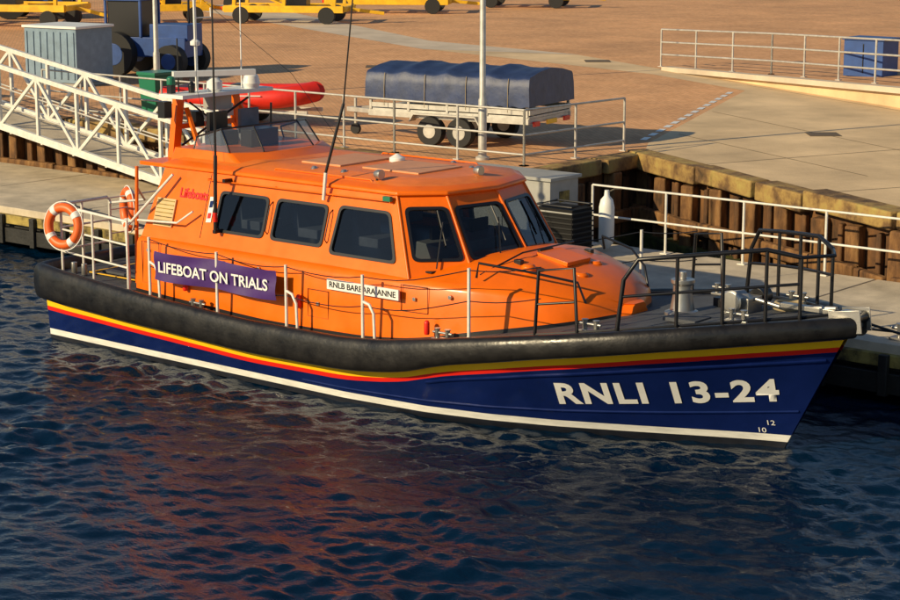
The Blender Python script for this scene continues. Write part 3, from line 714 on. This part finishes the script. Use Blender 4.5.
for y in(-1.1,.88):
    for x in(-.36,.36):
        tb.lathe((x,y,.31),[(.16,0.0),(.30,.0),(.31,.04),(.31,.18),(.29,.22),(.16,.22)],'tyre',24,axis='Y'); tb.lathe((x,y-.006,.31),[(.03,0),(.15,.0),(.15,.232),(.03,.232)],'galv',20,axis='Y')
    tb.box((0,y+.11,.66),(1.5,.26,.03),'galv'); tb.beam((-.75,y+.11,.66),(-.85,y+.11,.5),.26,.03,'galv'); tb.beam((.75,y+.11,.66),(.85,y+.11,.5),.26,.03,'galv')
tb.box((1.99,-.7,.56),(.05,.25,.1),'red'); tb.box((1.99,.7,.56),(.05,.25,.1),'red'); tb.box((1.99,0,.56),(.03,.45,.1),'yellow')
o=tb.obj("chassis",tr_,bevel=.005)
cv=MB(); P=[]
for i in range(61):
    x=-2.0+4.0*i/60; ee=min(1,(min(i,60-i))/2)
    sag=.05*abs(math.sin(i/60*math.pi*4))+.01*math.sin(i*.8); r=[]
    prof=[(1.04,.92),(1.03,1.1),(1.02,1.3),(1.0,1.52),(.95,1.57),(.5,1.66),(0,1.71)]
    full=[(-a,b) for a,b in prof]+[(a,b) for a,b in prof[::-1][1:]]
    for a,b in full:
        zz=b-(sag if b>1.4 else 0)-(.04*(1-ee) if b>1.4 else 0)
        fold=(.016*math.sin(i*1.1+b*3)+.01*math.sin(i*.37+b*9))*(1 if .93<b<1.45 else .2)
        r.append((x*(1-.02*(b-.92)),a+math.copysign(fold,a),zz+(.015*math.sin(i*1.3) if b<.95 else 0)))
    P.append(r)
cv.grid(P,'tarp',True); cv.add(P[0],[tuple(range(13))],'tarp'); cv.add(P[-1],[tuple(range(13))],'tarp')
for x in(-1.5,-.5,.5,1.5): cv.tube([(x,-1.06,.8),(x,-1.055,1.3),(x,-1.02,1.5)],.008,'rope',5)
cv.obj("cover",tr_)
ib=empty("inflatable_rescue_boat",(-7.9,10.3,ZQ)); ib.rotation_euler=(0,0,.35); ib.scale=(.88,.85,.85)
b=MB()
for sd in(-1,1): b.tube([(-2.0,sd*.8,.75),(-.6,sd*.82,.75),(1.0,sd*.72,.78),(1.7,sd*.45,.87),(2.0,0,.95)],.28,'bred',16,smooth_pts=2)
b.box((-.4,0,.6),(3,1.3,.1),'grey'); b.box((-1.7,0,.8),(.1,1.3,.5),'grey'); b.box((-1.9,0,1.0),(.35,.4,.6),'black')
b.box((0,0,.9),(.6,.5,.4),'black'); b.tube([(-1.8,-1.08,.85),(-.5,-1.11,.85),(.9,-1.0,.88)],.015,'white',5)
b.obj("tubes_and_hull",ib)
b=MB(); b.beam((-1.8,-.5,.42),(2,-.5,.42),.08,.1,'galv'); b.beam((-1.8,.5,.42),(2,.5,.42),.08,.1,'galv'); b.box((0,0,.42),(.1,1.8,.1),'galv')
for y in(-.95,.8): b.lathe((0,y,.3),[(.1,0),(.3,0),(.3,.16),(.1,.16)],'tyre',20,axis='Y')
b.obj("launch_trolley",ib)
# ---- background plant
def cradle(x,y,rz,L=5,W=2.2,h=.9,hi=1.4):
    e=empty("boat_cradle",(x,y,ZQ)); e.rotation_euler=(0,0,rz); b=MB()
    for sy in(-W/2,W/2):
        b.beam((-L/2,sy,h*.6),(L/2,sy,h*.6),.22,.28,'cyellow')
        for xx in(-L/2+.4,0,L/2-.4): b.beam((xx,sy,h*.6),(xx+.1,sy*1.1,hi),.14,.14,'cyellow')
        for xx in(-L/2+.7,L/2-.7): b.lathe((xx,sy-.12,.35),[(.1,0),(.35,0),(.35,.24),(.1,.24)],'tyre',18,axis='Y')
        b.beam((-L/2+.4,sy*1.1,hi),(0.1,sy*.9,h*.7),.08,.08,'cyellow')
    for xx in(-L/2,-L/4,0,L/4,L/2): b.beam((xx,-W/2,h*.6),(xx,W/2,h*.6),.18,.2,'cyellow')
    b.beam((L/2,-.3,h*.6),(L/2+1.5,0,.4),.14,.14,'cyellow'); b.box((.3,0,h*.85),(1.0,.8,.5),'black')
    b.box((-L/2-.1,-W/4,h*.6),(.2,.7,.15),'red'); b.obj("frame",e,bevel=.01)
cradle(-41,29,.5,6.5,2.6,1.3,2.3); cradle(-33.5,38.0,.55,5,2.2,1.0,1.7); cradle(-37.5,34.5,.9,4,2,1.1,2.0); cradle(-35,46,.6,5.5,2.2,.9,1.3); cradle(-33,53.5,.5,4.5,2,.9,1.2); cradle(-48,34,.3,6,2.4,1.4,2.4); cradle(-44,42,.6,6,2.4,1.1,1.6)
def tractor(x,y,rz,s=1):
    tc=empty("launch_tractor",(x,y,ZQ)); tc.rotation_euler=(0,0,rz); tc.scale=(s,s,s); b=MB()
    b.box((0,0,.9),(3.0,1.2,.6),'blue'); b.box((.9,0,1.35),(1.3,1.0,.5),'blue'); b.box((-.6,0,2.35),(1.3,1.3,.1),'blue'); b.box((-.6,0,1.75),(1.1,1.15,1.1),'black')
    for xx in(-1.2,0): 
        for yy in(-.6,.6): b.beam((xx,yy,1.2),(xx,yy,2.35),.08,.08,'blue')
    for xx,r in((-.8,.68),(1.1,.5)):
        for yy in(-.95,.6): b.lathe((xx,yy,r),[(.15,0),(r,0),(r,.35),(.15,.35)],'tyre',24,axis='Y'); b.lathe((xx,yy-.01,r),[(.02,0),(r*.5,0),(r*.5,.37),(.02,.37)],'blue',20,axis='Y')
    b.tube([(1.2,.3,1.6),(1.2,.3,2.5)],.04,'black'); b.obj("body",tc,bevel=.02)
tractor(-19.3,17.6,.35,.95); tractor(-44,33,.8,1.1)
bx=empty("storage_container",(-18.9,14.2,ZQ)); bx.rotation_euler=(0,0,.15); b=MB(); b.box((0,0,.85),(1.9,1.5,1.5),'lblue'); b.box((0,0,1.63),(2.0,1.6,.07),'white')
for i in range(8): b.box((-.86+i*.245,-.765,.85),(.05,.03,1.3),'lblue')
b.box((0,0,.06),(1.8,1.4,.12),'grey'); b.obj("box",bx,bevel=.01)
bx=empty("storage_container",(-1.2,27.9,ZQ+.3)); b=MB(); b.box((0,0,.5),(1.2,.9,1.0),'blue'); b.box((0,0,1.03),(1.3,1,.06),'blue'); b.box((0,-.46,.5),(.03,.02,.8),'black'); b.obj("box",bx,bevel=.01)
bn2=empty("wheelie_bin",(-11.0,10.4,ZQ)); b=MB(); b.add([(-.25,-.3,0),(.25,-.3,0),(.25,.3,0),(-.25,.3,0),(-.3,-.36,.95),(.3,-.36,.95),(.3,.36,.95),(-.3,.36,.95)],[(0,1,2,3),(4,5,6,7),(0,1,5,4),(1,2,6,5),(2,3,7,6),(3,0,4,7)],'green'); b.box((0,0,1.0),(.66,.78,.08),'green'); b.lathe((-.3,.3,.1),[(.1,0),(.1,.6)],'tyre',12,axis='X'); b.obj("bin_body",bn2,bevel=.01)

# ================================================================ LIGHT
S=V((-.32,-1,0)).normalized(); el=math.radians(24)
sund=V((S.x*math.cos(el),S.y*math.cos(el),math.sin(el)))
sl=bpy.data.lights.new("sun",'SUN'); sl.energy=5; sl.angle=math.radians(.5); sl.color=(1,.80,.48)
so=bpy.data.objects.new("sun",sl); scene.collection.objects.link(so); so.rotation_euler=(-sund).to_track_quat('-Z','Y').to_euler()
w=bpy.data.worlds.new("World"); scene.world=w; w.use_nodes=True; nt=w.node_tree
sk=nt.nodes.new("ShaderNodeTexSky"); sk.sky_type='NISHITA'; sk.sun_disc=False; sk.sun_elevation=el; sk.sun_rotation=math.atan2(sund.x,sund.y)
sk.ozone_density=2.2; sk.dust_density=.3; sk.air_density=1.0
nt.links.new(sk.outputs[0],nt.nodes["Background"].inputs[0]); nt.nodes["Background"].inputs[1].default_value=.085
# ================================================================ CAMERA
cd=bpy.data.cameras.new("camera"); cd.sensor_width=36; cd.lens=2004/900*36; cd.clip_end=3000; cd.clip_start=.5
co_=bpy.data.objects.new("camera",cd); scene.collection.objects.link(co_); co_.location=(25.54,-22.38,7.144); co_.rotation_euler=(math.pi/2-.2,0,.695)
scene.camera=co_
scene.view_settings.view_transform='Standard'; scene.view_settings.look='None'; scene.view_settings.exposure=0
